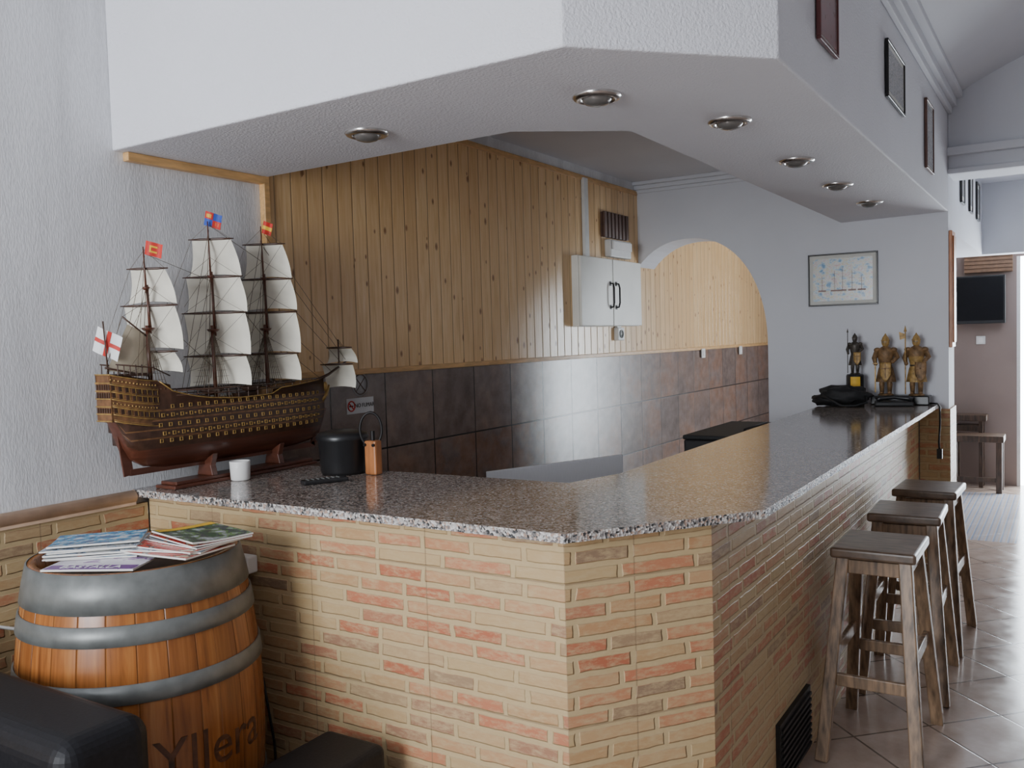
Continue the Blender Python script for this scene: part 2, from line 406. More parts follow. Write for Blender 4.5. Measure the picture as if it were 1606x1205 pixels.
# end wall with arch
def za(x): 
    q=1-(abs(x+2.35)/.57)**2.2
    return 1.44+.8*max(q,0)**(1/2.2)
poly=[(-.65,0),(-.65,3.2),(XL,3.2)]
for i in range(33):
    a=i/32; x=XL+(-1.78-XL)*math.sin(a*pi/2); poly.append((x,za(x)))
poly.append((-1.78,0))
struct('wall_end',G().prismY(poly,6.2,6.5),M_smooth)
g=G()
for z0,z1,d in((2.60,2.625,.018),(2.625,2.655,.035),(2.655,2.68,.06)): g.box(XL,-1.29,6.2-d,6.2,z0,z1)
struct('trim_4',g,M_smooth,bevel=.004)
struct('wall_end_wainscot',G().box(-.815,-.638,6.165,6.5,0,1.035),M_brick)
g=G()
for z0,z1,d in((2.86,2.90,.025),(2.90,2.95,.05),(2.95,2.985,.085)): g.box(-.65,-.65+d,2.42,6.2,z0,z1)
struct('trim_5',g,M_smooth,bevel=.005)
# vault ceiling
g=G(); n=20; top=[]
for i in range(n+1):
    t=i/n; x=-.65+3.25*t; top.append((x,2.95+4*.44*t*(1-t)))
g.grid(lambda u,v:(top[int(round(u*n))][0],-3+9.2*v,top[int(round(u*n))][1]),n,1)
g.grid(lambda u,v:(-2.9+2.25*u,-3+4.9*v,2.95),1,1)
struct('ceiling',g,M_smooth)
struct('wall_beam',G().box(-.65,2.6,6.2,6.5,2.49,3.6).box(-.65,2.6,6.15,6.2,2.60,2.65).box(-.65,2.6,6.17,6.2,2.49,2.52),M_smooth,bevel=.004)
struct('ceiling_rear',G().box(XL,2.6,6.5,9.9,2.76,2.86),M_smooth)
struct('wall_beam_side',G().box(-.95,-.65,6.5,8.7,2.16,2.76).box(-.95,2.6,8.7,8.9,2.16,2.76),M_smooth)
struct('wall_far',G().box(XL,-.44,9.8,9.95,0,2.76).box(-.44,2.6,9.8,9.95,2.2,2.76).box(.9,2.6,9.8,9.95,0,2.2),M_brown)
struct('wall_right',G().box(2.5,2.6,-3,10,0,3.2),M_rwall)  # out of view, put in to darken the right side
struct('window_1',G().box(-.44,.9,9.86,9.88,.0,2.2,0),M_day)
g=G()
for x in(-.44,-.16,.35,.87): g.box(x,x+.03,9.8,9.86,0,2.2)
struct('trim_6',g,M_wht)

# ------------------------------------------------------------------ bar
wp=[(XL+.002,1.90),(-1.05,1.90),(-.70,2.39),(-.70,6.16),(-1.36,6.16),(-1.34,2.83),(-1.41,2.585),(XL+.014,2.575),(XL+.014,2.57),(XL+.002,2.53)]
g=G(); outl=[]
for i,(a,b) in enumerate(zip(wp,wp[1:]+wp[:1])):
    a=Vector(a);b=Vector(b);L=(b-a).length;k=max(1,int(L/.02)) if i in(0,1,2) else 1
    for j in range(k):
        p=a.lerp(b,j/k)
        if 0<j: 
            nrm=Vector(((b-a).y,-(b-a).x)).normalized(); p=p-nrm*random.uniform(0,.003)
        outl.append((p.x,p.y))
g.prism(outl,1.046,1.07,0,1)
solo('granite_worktop',g,[M_gran,M_gedge],'polished speckled pink-grey granite bar top with rough chipped edge','worktop')
bar=thing('bar_counter','long angled bar clad in red and tan brick-effect tiles','bar',(-1.5,3.0,0))
g=G().prism([(XL+.024,1.95),(-1.08,1.95),(-.82,2.30),(-.82,6.163),(-1.30,6.163),(-1.30,2.86),(-1.38,2.53),(XL+.024,2.53)],0,1.044)
o=D.objects.new('brick_body',g.mesh('brick_body',[M_brick],Vector((-1.5,3.0,0)))); COL.objects.link(o); o.parent=bar
g=G().box(.68,.695,-.12,.28,.03,.26,0)
for i in range(9): g.box(.69,.702,-.11,.27,.045+i*.023,.055+i*.023,0)
part(bar,'vent_grille',g,M_grille,label='dark metal ventilation grille')

# ------------------------------------------------------------------ spotlights
first=None
for x,y in((-1.96,2.28),(-1.18,2.40),(-.97,2.97),(-.97,3.83),(-.97,4.60),(-.96,5.36)):
    if first is None:
        first=thing('recessed_spotlight','round chrome recessed spotlight in white soffit, unlit','ceiling light',(x,y,zs(x,y)),group='spotlights in the soffit')
        part(first,'trim_ring',G().lathe([(.072,.002),(.073,-.004),(.066,-.011),(.055,-.014),(.048,-.010),(.044,.0)],n=40),M_chrome)
        part(first,'bulb',G().lathe([(.045,-.001),(.043,-.014),(.034,-.024),(.018,-.029),(.0005,-.030)],n=32),M_bulb)
    else: dup(first,(x,y,zs(x,y)))

# ------------------------------------------------------------------ wall fittings (pine wall)
XW=XL+.012
cab=thing('wall_cabinet','white two-door fuse cabinet on pine panelling','cabinet',(XW,5.61,1.62),FX)
w=.475
part(cab,'body',G().box(-w,w,0,.46,0,.05),M_cabw,bevel=.004)
for sx in(-1,1):
    a,b=(-w,-.002) if sx<0 else (.002,w)
    d=part(cab,'door',G().box(a+.003,b-.003,.004,.456,.051,.07),M_cabw,bevel=.003)
    x=sx*.045
    part(d,'handle',G().tube([(x,.13,.07),(x,.13,.09),(x,.16,.098),(x,.26,.098),(x,.29,.09),(x,.29,.07)],.006,8).box(x-.012,x+.012,.115,.145,.07,.074).box(x-.012,x+.012,.275,.305,.07,.074),M_iron)
vt=thing('vent_grille','brown slatted wooden ventilation grille on pine wall','vent',(XW,5.78,2.235),FX)
part(vt,'frame',G().box(-.2,.2,0,.17,0,.012),M_vent)
g=G()
for i in range(7): g.box(-.195+i*.058,-.155+i*.058,.0,.175,.013,.03)
part(vt,'slats',g,M_vent,bevel=.002)
el=thing('emergency_light','white emergency light box on pine wall','light fixture',(XW,5.8,2.10),FX)
part(el,'body',G().box(-.17,.17,0,.12,0,.05),M_wht,bevel=.008)
part(el,'diffuser',G().box(-.155,.155,.05,.11,.051,.062),M_ceram,bevel=.004)
sk=thing('wall_socket','white surface-mounted socket under the cabinet','socket',(XW,5.80,1.52),FX)
part(sk,'box',G().box(-.05,.05,0,.09,0,.035),M_wht,bevel=.005)
part(sk,'outlet',G().lathe([(.030,.036),(.030,.040),(.024,.040),(.023,.037),(.001,.037)],c=(0,.045,0),n=20),M_galv)
part(sk,'conduit',G().box(-.03,.03,.09,.11,0,.02),M_wht)
for y in(7.51,8.55):
    s=thing('light_switch','small white wall switch above dark tiles','switch',(XW+.011,y,1.34),FX,group='switches on the tiled wall')
    part(s,'plate',G().box(-.04,.04,0,.08,0,.01),M_wht,bevel=.003); part(s,'rocker',G().box(-.02,.02,.015,.065,.0105,.016),M_ceram,bevel=.002)
# signs
M_sgp=pm('faded_sign',(.60,.60,.60),.5,var=.05)
sg=thing('no_smoking_sign','small white no smoking sign on dark tiles','sign',(XW,3.07,1.235),FX)
part(sg,'plate',G().box(-.09,.09,0,.07,0,.003),M_sgp)
part(sg,'symbol',G().tube([(-.062+.022*math.cos(a*pi/10),.035+.022*math.sin(a*pi/10),.0045) for a in range(20)],.003,6,closed=True).cyl((-.077,.05,.0045),(-.047,.02,.0045),.0025).box(-.075,-.05,.032,.038,.003,.0045,1),[M_red,M_ink])
textmesh(sg,'lettering','NO FUMAR',.026,M_ink,Matrix.Translation((.027,.035,.0038)))
st=thing('round_sticker','round grey prohibition sticker on dark tiles','sticker',(XW,3.075,1.31),FX)
part(st,'disc',G().lathe([(.0005,.002),(.055,.002),(.055,0)],c=(0,.055,0),n=32),pm('grey_sticker',(.42,.42,.42),.4))
part(st,'symbol',G().tube([(.045*math.cos(a*pi/14),.055+.045*math.sin(a*pi/14),.003) for a in range(28)],.002,6,closed=True).cyl((-.03,.085,.003),(.03,.025,.003),.002).cyl((-.03,.025,.003),(.03,.085,.003),.0015),M_vent)

# ------------------------------------------------------------------ pictures
def picture(label,loc,F,w,h,art,fr=M_frame,fw=.015,mat=.035,extra=None,group=None):
    p=thing('framed_picture',label,'picture',loc,F,group)
    g=G()
    for a in((-w/2,w/2,0,fw),(-w/2,w/2,h-fw,h),(-w/2,-w/2+fw,fw,h-fw),(w/2-fw,w/2,fw,h-fw)): g.box(*a,0,.014)
    part(p,'frame',g,fr,bevel=.002)
    part(p,'mount',G().box(-w/2+fw,w/2-fw,fw,h-fw,0,.008),M_matb)
    part(p,'artwork',G().grid(lambda u,v:(-w/2+fw+mat+(w-2*fw-2*mat)*u,fw+mat+(h-2*fw-2*mat)*v,.0095),2,2),art)
    if extra: extra(p)
    return p
wc=cover('watercolour',[(0,(.16,.32,.52)),(.36,(.36,.50,.64)),(.43,(.60,.66,.68)),(.50,(.64,.60,.46)),(.54,(.64,.66,.68)),(.60,(.62,.45,.44)),(.64,(.64,.66,.66)),(.72,(.42,.52,.62))],9.)
def ships(p):
    g=G()
    for x,h in((-.13,.10),(-.05,.13),(.0,.15),(.06,.13),(.12,.09)):
        g.box(x-.0012,x+.0012,.10,.10+h,.0102,.0112)
        for q in(.35,.6,.85): g.box(x-.018,x+.018,.10+h*q,.1015+h*q,.0102,.0112)
        g.box(x-.025,x+.025,.095,.106,.0102,.0112)
    part(p,'painted_ships',g,pm('brown_wash',(.36,.27,.25),.8))
picture('pale blue and pink watercolour of sailing ships in thin frame',(-1.28,6.198,1.71),FY,.44,.345,wc,mat=.022,fw=.01,extra=ships)
redp=cover('red_print',[(0,(.09,.03,.03)),(.4,(.20,.05,.05)),(.55,(.08,.03,.03)),(.65,(.25,.14,.11))],8.)
lp=cover('pale_print',[(0,(.35,.36,.38)),(.45,(.45,.45,.45)),(.55,(.25,.25,.27)),(.62,(.50,.49,.47))],10.)
picture('dark red print in slim frame on white wall',(-.648,2.93,2.42),FX,.25,.40,redp,fr=pm('red_frame',(.12,.03,.03),.4),mat=.01,fw=.01)
picture('pale print in black frame on white wall',(-.648,4.20,2.50),FX,.44,.235,lp,fw=.010,mat=.02)
picture('pale print in narrow reddish frame on white wall',(-.648,5.28,2.38),FX,.28,.36,lp,fr=pm('rust_frame',(.17,.09,.07),.4),mat=.01,fw=.010)
for y in(7.0,7.6,8.2): picture('small dark-framed print high on rear wall',(-.648,y,2.40),FX,.22,.30,lp,group='small prints on rear wall')
solo('wooden_plaque',G().box(-.65,-.63,6.22,6.40,1.42,2.15).box(-.63,-.622,6.25,6.37,1.45,2.12),M_orangew,'tall narrow varnished wooden plaque on white wall','plaque',bevel=.004)

# ------------------------------------------------------------------ back bar bits
sp_=thing('splash_panel','upright light grey panel behind the bar','panel',(-2.105,3.755,0))
part(sp_,'panel',G().prism([(-.165,-.375),(-.150,-.385),(.180,.365),(.165,.375)],.05,.95),M_steel,bevel=.004)
part(sp_,'foot',G().box(-.20,-.09,-.40,-.36,0,.05),M_iron); part(sp_,'foot',G().box(.11,.22,.34,.38,0,.05),M_iron)
kb=thing('glass_washer','low black glass washer behind the bar','appliance',(-1.58,4.9,0))
part(kb,'body',G().box(-.17,.17,-.4,.4,0,.99),M_black,bevel=.01)
part(kb,'lid',G().box(-.175,.175,-.405,.405,.991,1.015),M_fabric,bevel=.008)
part(kb,'handle',G().tube([(.1,-.2,1.015),(.1,-.2,1.03),(.1,.2,1.03),(.1,.2,1.015)],.008),M_iron)

# ------------------------------------------------------------------ counter items
T=1.0705
cup=thing('cup','white straight-sided ceramic cup without handle','cup',(-2.545,2.20,T))
part(cup,'body',G().lathe([(.0005,0),(.030,0),(.034,.004),(.037,.066),(.0365,.07),(.034,.068),(.031,.01),(.0005,.008)],n=32),M_ceram)
part(cup,'candle',G().lathe([(.0005,.052),(.032,.052)],n=24),M_paper)
bn=thing('bin','black plastic bin with rounded lid on the bar','bin',(-2.30,2.475,T))
part(bn,'body',G().lathe([(.0005,0),(.078,0),(.082,.01),(.090,.125),(.093,.13),(.092,.136)],n=40),M_black)
part(bn,'lid',G().lathe([(.096,.128),(.098,.138),(.092,.150),(.06,.160),(.0005,.163)],n=40),M_black)
hh=thing('ham_stand','wooden post with black iron ring for holding ham','ham stand',(-2.165,2.49,T))
part(hh,'post',G().box(-.026,.026,-.02,.02,0,.125),M_orangew,bevel=.006)
part(hh,'ring',G().tube([(-.008+.040*math.cos(a*pi/14)*.848,.040*math.cos(a*pi/14)*.53,.165+.062*math.sin(a*pi/14)) for a in range(28)],.005,8,closed=True),M_iron)
part(hh,'bracket',G().cyl((0,0,.12),(0,0,.16),.008).cyl((-.02,-.021,.11),(-.02,-.026,.11),.006).cyl((.02,-.021,.11),(.02,-.026,.11),.006),M_iron)
rc=thing('remote_control','black remote control lying on the bar','remote control',(-2.20,2.27,T),Matrix.Rotation(math.radians(-28),4,'Z'))
part(rc,'body',G().box(-.022,.022,-.08,.08,0,.016),M_black,bevel=.005)
g=G()
for i in range(7):
    for j in(-1,0,1): g.cyl((j*.012,-.06+i*.018,.016),(j*.012,-.06+i*.018,.0175),.0038,n=8)
part(rc,'button',g,M_galv)['kind']='stuff'

# far end of counter
bg=thing('black_bag','crumpled black nylon bag on the bar','bag',(-1.22,5.86,T))
g=G().sph((0,0,.062),.1,(1.55,1.0,.62),24,14,jit=.5,seed=3).sph((-.09,0,.04),.07,(1.3,1,.55),16,10,jit=.4,seed=9)
for q in g.v: q.z=max(q.z,.001)
part(bg,'body',g,M_fabric)
part(bg,'strap',G().tube([(-.1,-.09,.07),(-.05,-.12,.05),(.02,-.13,.012),(.1,-.12,.012),(.16,-.08,.03),(.14,-.02,.08)],.008,6),M_fabric)
cn=thing('tin','black and yellow printed tin behind the bag','tin',(-1.185,6.08,T))
part(cn,'body',G().lathe([(.0005,0),(.055,0),(.055,.10),(.055,.101),(.055,.18),(.05,.19),(.0005,.19)],n=28),[M_black])
part(cn,'label',G().grid(lambda u,v:(.056*math.cos(-1.9+u*1.1),.056*math.sin(-1.9+u*1.1),.105+.07*v),8,1),[M_yel])
pl=thing('display_plinth','low black plinth under the knight figurines','plinth',(-.91,6.08,T))
part(pl,'body',G().box(-.17,.17,-.07,.07,0,.055),M_black,bevel=.006)
ph=thing('telephone','black desk telephone on the bar','telephone',(-.93,5.93,T),Matrix.Rotation(math.radians(12),4,'Z'))
part(ph,'body',G().prism([(-.11,-.06),(.11,-.06),(.11,.06),(-.11,.06)],0,.03),M_black,bevel=.008)
part(ph,'handset',G().tube([(-.10,-.02,.035),(-.08,-.02,.048),(0,-.02,.055),(.08,-.02,.048),(.10,-.02,.035)],[.02,.017,.011,.017,.02],10),M_black)
cb=G().tube([(-.74,6.06,1.078),(-.70,6.05,1.078),(-.685,6.05,1.06),(-.684,6.05,.95),(-.69,6.04,.84),(-.685,6.03,.79)],.006,8).box(-.70,-.67,6.02,6.05,.74,.80)
solo('hanging_cable',cb,M_black,'black cable with plug hanging over the bar edge','cable')

def knight(label,loc,h,rz,mb,ms,msh,weapon,mt):
    k=thing('knight_figurine',label,'figurine',loc,Matrix.Rotation(rz,4,'Z'),group='knight figurines on the bar')
    s=h/.40
    def fin(g,name,mats):
        g.v=[Vector((v.x*s*1.04,v.y*s*1.08,v.z*s)) for v in g.v]; return part(k,name,g,mats)
    g=G()
    g.lathe([(.0005,0),(.045,0),(.043,.008),(.0005,.009)],n=20)
    for sx in(-1,1):
        g.tube([(sx*.022,0,.01),(sx*.023,.002,.07),(sx*.020,-.004,.10),(sx*.018,0,.17)],[.012,.016,.013,.021],10)
        g.sph((sx*.023,-.012,.016),.012,(1,1.9,.8),10,6)
    g.lathe([(.036,.175),(.031,.19),(.038,.22),(.048,.26),(.047,.285),(.030,.302),(.014,.312),(.012,.325)],n=20,sy=.76)
    g.tube([(-.045,0,.285),(-.064,-.005,.235),(-.052,-.035,.20)],[.018,.015,.010],10); g.sph((-.051,-.038,.20),.012,n=10,k=6)
    g.tube([(.045,0,.285),(.068,-.012,.24),(.050,-.045,.215)],[.018,.015,.010],10); g.sph((.049,-.048,.215),.012,n=10,k=6)
    for sx in(-1,1): g.sph((sx*.047,0,.288),.021,(1,1,.75),12,8)
    fin(g,'body',mb)
    # pleated tunic over hips and chest
    n=28; v=[];prof=[(.056,.085),(.050,.12),(.040,.17),(.0345,.188),(.040,.215),(.046,.245)]
    for j,(r,z) in enumerate(prof):
        for i in range(n):
            a=2*pi*i/n; rr=r*(1+(.07*math.cos(a*9) if j<3 else 0)); v.append((rr*math.cos(a),rr*math.sin(a)*.80,z))
    g=G().add(v,[(j*n+i,j*n+(i+1)%n,(j+1)*n+(i+1)%n,(j+1)*n+i) for j in range(5) for i in range(n)],0,True)
    g.lathe([(.036,.184),(.038,.188),(.036,.193)],n=24,m=1,sy=.84)
    fin(g,'tunic',[mt,M_dbronze])
    g=G().lathe([(.016,.312),(.021,.322),(.0235,.338),(.0225,.352),(.017,.368),(.008,.380),(.002,.392),(.0005,.393)],n=20)
    g.lathe([(.022,.345),(.029,.347),(.022,.351)],n=20); g.box(-.012,.012,-.0255,-.018,.336,.340,1); g.box(-.002,.002,-.027,-.018,.322,.346,0)
    fin(g,'helmet',[ms,M_dbronze])
    ox=.03 if weapon!='sword' else .008
    g=G()
    def sh(u,v):
        w=.032*(1 if v>.5 else math.sin(max(v,.02)*pi)**.7); x=(u-.5)*2*w
        return (ox+x,-.060+x*x*6,.09+.12*v)
    g.grid(sh,8,8)
    g.box(ox-.003,ox+.003,-.0635,-.061,.11,.205,1).box(ox-.022,ox+.022,-.0635,-.059,.168,.175,1)
    o=fin(g,'shield',[msh,M_bronze])
    m=o.modifiers.new('s','SOLIDIFY'); m.thickness=.003
    g=G()
    if weapon=='sword':
        g.beam((-.051,-.045,.21),(-.051,-.05,.02),.008,.003).box(-.066,-.036,-.05,-.042,.20,.206).cyl((-.051,-.045,.206),(-.051,-.044,.235),.004)
    else:
        g.cyl((-.055,-.044,.01),(-.055,-.038,.40),.0035,n=8).cyl((-.055,-.038,.40),(-.055,-.037,.44),.009,.0005,n=8)
        if weapon=='halberd': g.prismY([(-.055,.36),(-.085,.35),(-.09,.40),(-.055,.385)],-.041,-.037)
    fin(g,weapon,ms)
knight('dark armoured knight figurine with brass shield on a tin',(-1.185,6.08,T+.191),.27,.0,M_dbronze,M_dbronze,M_brass,'spear',M_dbronze)
knight('bronze knight figurine with brass shield and sword',(-1.0,6.08,T+.056),.40,.0,M_bronze,M_brass,M_brass,'sword',M_bronze)
knight('golden brown knight figurine holding a halberd and shield',(-.82,6.08,T+.056),.40,.0,M_bronze,M_brass,M_bronze,'halberd',M_brass)

# ------------------------------------------------------------------ ship
SH=thing('model_ship','wooden model warship with cream sails on a stand on the bar','model ship',(-2.638,2.25,T))
g=G().box(-.05,.055,-.30,.38,0,.012).box(-.04,.045,-.285,.365,.012,.024)
for y in(-.12,.20):
    g.prismY([(-.04,.024),(.045,.024),(.035,.06),(.05,.105),(.012,.085),(-.012,.085),(-.045,.105),(-.03,.06)],y-.012,y+.012)
part(SH,'stand',g,M_ship_red,bevel=.003)
ST=[(-.50,.040,.262,.400),(-.485,.043,.235,.400),(-.47,.046,.200,.399),(-.455,.050,.160,.397),(-.43,.056,.118,.392),(-.38,.062,.090,.382),(-.302,.067,.078,.36),(-.298,.067,.078,.338),(-.22,.069,.076,.316),(-.15,.070,.075,.305),(-.07,.071,.075,.298),(0,.071,.075,.295),(.08,.071,.075,.296),(.148,.070,.076,.299),(.152,.07,.076,.318),(.22,.068,.078,.320),(.28,.063,.081,.325),(.33,.056,.086,.329),(.37,.047,.092,.332),(.41,.034,.102,.335),(.44,.022,.122,.337),(.465,.010,.155,.338),(.485,.004,.20,.338)]
LV=[None,.095,.115,.135,.150,.165,.182,.187,.210,.215,.240,.246,.272,.278,None]
FW=[.07,.40,.64,.84,.93,.98,1,1,.99,.985,.965,.955,.93,.92,.87]
BM=[0,0,0,0,1,1,2,1,2,1,2,1,2,1]
def station(y):
    for a,b in zip(ST,ST[1:]):
        if a[0]<=y<=b[0]:
            t=(y-a[0])/(b[0]-a[0]); return [a[i]+(b[i]-a[i])*t for i in range(4)]
    return list(ST[-1]) if y>0 else list(ST[0])
def hullw(y,z):
    s=station(y)
    nl=len(LV)
    zz=[s[2] if i==0 else (s[3] if i==nl-1 else max(s[2],LV[i])) for i in range(nl)]
    for i in range(nl-1):
        if zz[i]<=z<=zz[i+1] and zz[i+1]>zz[i]:
            t=(z-zz[i])/(zz[i+1]-zz[i]); return s[1]*(FW[i]+(FW[i+1]-FW[i])*t)
    return s[1]*.87
g=G(); v=[];nl=len(LV)
for s in ST:
    for side in(1,-1):
        for i,l in enumerate(LV):
            z=s[2] if i==0 else (s[3] if l is None else max(min(l,s[3]),s[2]+.0012*i))
            fw=FW[i]
            if l is not None and l<=s[2]: fw=FW[i]*.5+.1
            v.append((side*s[1]*fw,s[0],z))
f=[];mm=[]
for k in range(len(ST)-1):
    for si in(0,1):
        for i in range(nl-1):
            a=k*2*nl+si*nl+i; b=a+2*nl
            f.append((a,b,b+1,a+1) if si==0 else (a,a+1,b+1,b)); mm.append(BM[i])
    a=k*2*nl+nl-1; f.append((a,a+nl,a+3*nl,a+2*nl)) ; mm.append(3)
    a=k*2*nl; f.append((a,a+nl,a+3*nl,a+2*nl)); mm.append(0)
for i in range(nl-1): f.append((i,i+1,nl+i+1,nl+i)); mm.append(BM[i])
g.add(v,f,mm,True)
g.box(-.004,.004,-.43,.42,.064,.085,0); g.beam((0,.41,.072),(0,.485,.22),.008,.024,0); g.beam((0,-.435,.066),(0,-.462,.27),.006,.035,0)
part(SH,'hull',g,[M_ship_red,M_ship_dark,M_ship_och,M_deck])
g=G()
for row,(z,y0,y1) in enumerate(((.174,-.35,.40),(.198,-.35,.42),(.227,-.35,.42),(.259,-.35,.42),(.287,-.30,.42))):
    n=int((y1-y0)/.036)
    for i in range(n+1):
        y=y0+i*(y1-y0)/n+(row%2)*.012
        if y>.43: continue
        w=hullw(y,z)
        for s in(1,-1):
            x=s*w
            g.box(x-.003,x+.003,y-.006,y+.006,z-.0065,z-.0045).box(x-.003,x+.003,y-.006,y+.006,z+.0045,z+.0065).box(x-.003,x+.003,y-.006,y-.004,z-.0045,z+.0045).box(x-.003,x+.003,y+.004,y+.006,z-.0045,z+.0045)
            if row in(1,3): g.box(x-.003,x+.003,y+.014,y+.020,z-.003,z+.003)
part(SH,'gun_ports',g,M_gold)['kind']='stuff'
# stern gallery follows the sheer: rails rise toward the stern, windows between
g=G()
for s in(1,-1):
    def pn(u,v,s=s):
        y=-.503+.155*u; z=.225+.150*v+.028*(1-u)**1.5
        return (s*(hullw(y,.30)*(1-.10*v)+.008*math.sin(pi*min(1,u*1.15))+.002),y-.012*v*(1-u),z)
    g.grid(pn,12,8,0)
    for vv in(.0,.15,.32,.48,.64,.80,1.0):
        g.tube([Vector(pn(u/8,vv))+Vector((s*.001,0,0)) for u in range(9)],.0017,6,1)
        g.tube([Vector(pn(u/8,min(1,vv+.035)))+Vector((s*.0005,0,0)) for u in range(9)],.0008,5,1)
    for v0,v1 in((.19,.29),(.52,.62),(.68,.78)):
        for i in range(8):
            u=.05+i*.125; a=Vector(pn(u,v0));b=Vector(pn(u,v1))
            g.beam(a+Vector((s*.0015,0,0)),b+Vector((s*.0015,0,0)),.003,.010,2); g.beam(a+Vector((s*.0025,.008,0)),b+Vector((s*.0025,.008,0)),.002,.0014,1)
    for i in range(14):
        u=.03+i*.07; a=Vector(pn(u,.40)); g.sph(a+Vector((s*.001,0,0)),.0028,n=6,k=4,m=1)
        a=Vector(pn(u,.90)); g.sph(a+Vector((s*.001,0,0)),.0032,n=6,k=4,m=1)
g.box(-.038,.038,-.511,-.501,.25,.402,0)
for z in(.253,.276,.300,.325,.350,.376,.403): g.cyl((-.040,-.512,z),(.040,-.512,z),.0022,n=6,m=1)
for r0,r1 in((.280,.295),(.328,.345),(.354,.371)):
    for i in range(6): g.box(-.034+i*.0125,-.027+i*.0125,-.514,-.510,r0,r1,2)
part(SH,'stern_gallery',g,[M_ship_och,M_gold,M_ship_dark])
g=G()
for s in(1,-1):
    g.tube([(s*(hullw(y,.29)+.001),y,station(y)[3]+.001) for y in[-.345+.049*i for i in range(17)]],.0022,6)
part(SH,'rail',g,M_gold)
part(SH,'figurehead',G().sph((0,.497,.305),.013,(.7,1,1.6),10,8).tube([(0,.47,.25),(0,.50,.27),(0,.52,.31)],[.011,.008,.004],8),M_gold)
g=G().box(-.040,.040,-.49,-.36,.394,.403).box(-.012,.012,-.25,-.10,.30,.312).box(-.015,.015,.02,.12,.295,.31)
for y in(-.08,.10):
    g.tube([(0,y-.05,.328),(0,y-.02,.322),(0,y+.02,.322),(0,y+.05,.328)],[.004,.013,.013,.004],8)
for i in range(15):
    y=-.28+i*.045; w=hullw(y,.29)*.92
    for s in(1,-1): g.cyl((s*w,y,.285),(s*w,y,.338),.002,n=5)
for s in(1,-1):
    g.tube([(s*.060,-.28,.338),(s*.062,0,.336),(s*.058,.27,.338)],.0028,6).tube([(s*.060,-.28,.322),(s*.062,0,.320),(s*.058,.27,.324)],.002,6)
    g.tube([(s*.042,-.49,.435),(s*.050,-.36,.420),(s*.056,-.30,.39)],.0025,6)
    for i in range(7): g.cyl((s*.043,-.485+i*.022,.400),(s*.043,-.485+i*.022,.432),.002,n=5)
part(SH,'deck_fittings',g,M_ship_dark)
ROT=math.radians(28)
def sail(par,y0,zt,zb,wt,wb,b=.026,name='sail',rot=ROT,x0=0):
    g=G(); c,s_=math.cos(rot),math.sin(rot)
    def fn(u,v):
        s=u*2-1; w=wb+(wt-wb)*v; x=s*w; z=zb+(zt-zb)*v+ (1-v)*(1-abs(s)**2)*.008
        yy=b*math.sin(pi*min(1,(1-v)*.84))*(1-.5*s*s)+.008*(1-v)
        return (x0+x*c-yy*s_*.3,y0+x*s_+yy,z)
    g.grid(fn,12,10); return part(par,name,g,M_sail)
def yard(g,y0,z,w,rot=ROT):
    c,s_=math.cos(rot),math.sin(rot)
    g.tube([(-w*c,y0-w*s_,z),(-w*.5*c,y0-w*.5*s_,z),(w*.5*c,y0+w*.5*s_,z),(w*c,y0+w*s_,z)],[.0018,.0042,.0042,.0018],8)
MASTS=[(-.335,.37,.825,[(.752,.634,.060,.084),(.628,.478,.088,.100),(.472,.400,.080,.094)]),
       (-.065,.29,.935,[(.872,.738,.072,.096),(.736,.608,.100,.112),(.606,.452,.114,.118),(.450,.340,.110,.116)]),
       (.185,.29,.94,[(.872,.740,.072,.094),(.738,.618,.098,.110),(.610,.452,.114,.118),(.450,.345,.110,.116)])]
for y,zd,zt,sl in MASTS:
    g=G()
    h=zt-zd; a=zd-.02
    g.tube([(0,y,a),(0,y-.004,zd+h*.42)],[.0075,.006],10).tube([(0,y+.008,zd+h*.36),(0,y+.004,zd+h*.72)],[.0055,.0045],8).tube([(0,y,zd+h*.66),(0,y-.004,zt)],[.004,.002],8)
    for q,r in((.39,.022),(.69,.012)): g.lathe([(.002,-.004),(r*.7,-.004),(r,.003),(r,.006),(.002,.006)],c=(0,y,zd+h*q),n=16)
    m=part(SH,'mast',g,M_ship_red)
    for (t,b,wt,wb) in sl:
        sail(m,y+.010,t-.004,b,wt,wb)
        gy=G(); yard(gy,y+.008,t,min(.121,wt+.012)); part(m,'yard',gy,M_ship_dark)
# gaff sail + bow
g=G(); g.grid(lambda u,v:(.012*math.sin(pi*u)*math.sin(pi*v),-.345-.15*u*(1-v*.55),.395+.02*u+ v*(.140-.03*u)+.04*v*u),8,8); part(SH,'sail',g,M_tansail,label='tan slanted stern sail')
part(SH,'boom',G().tube([(0,-.335,.39),(0,-.50,.425)],.0035,6),M_ship_dark); part(SH,'gaff',G().tube([(0,-.335,.52),(0,-.43,.59)],.003,6),M_ship_dark)
g=G().tube([(0,.42,.325),(0,.52,.355),(0,.66,.42)],[.008,.006,.003],8).tube([(0,.585,.38),(0,.585,.50)],.003,6); yard(g,.59,.465,.055); yard(g,.57,.395,.07)
part(SH,'bowsprit',g,M_ship_dark)
sail(SH,.594,.46,.398,.050,.066,.03); sail(SH,.575,.39,.292,.066,.066,.03)
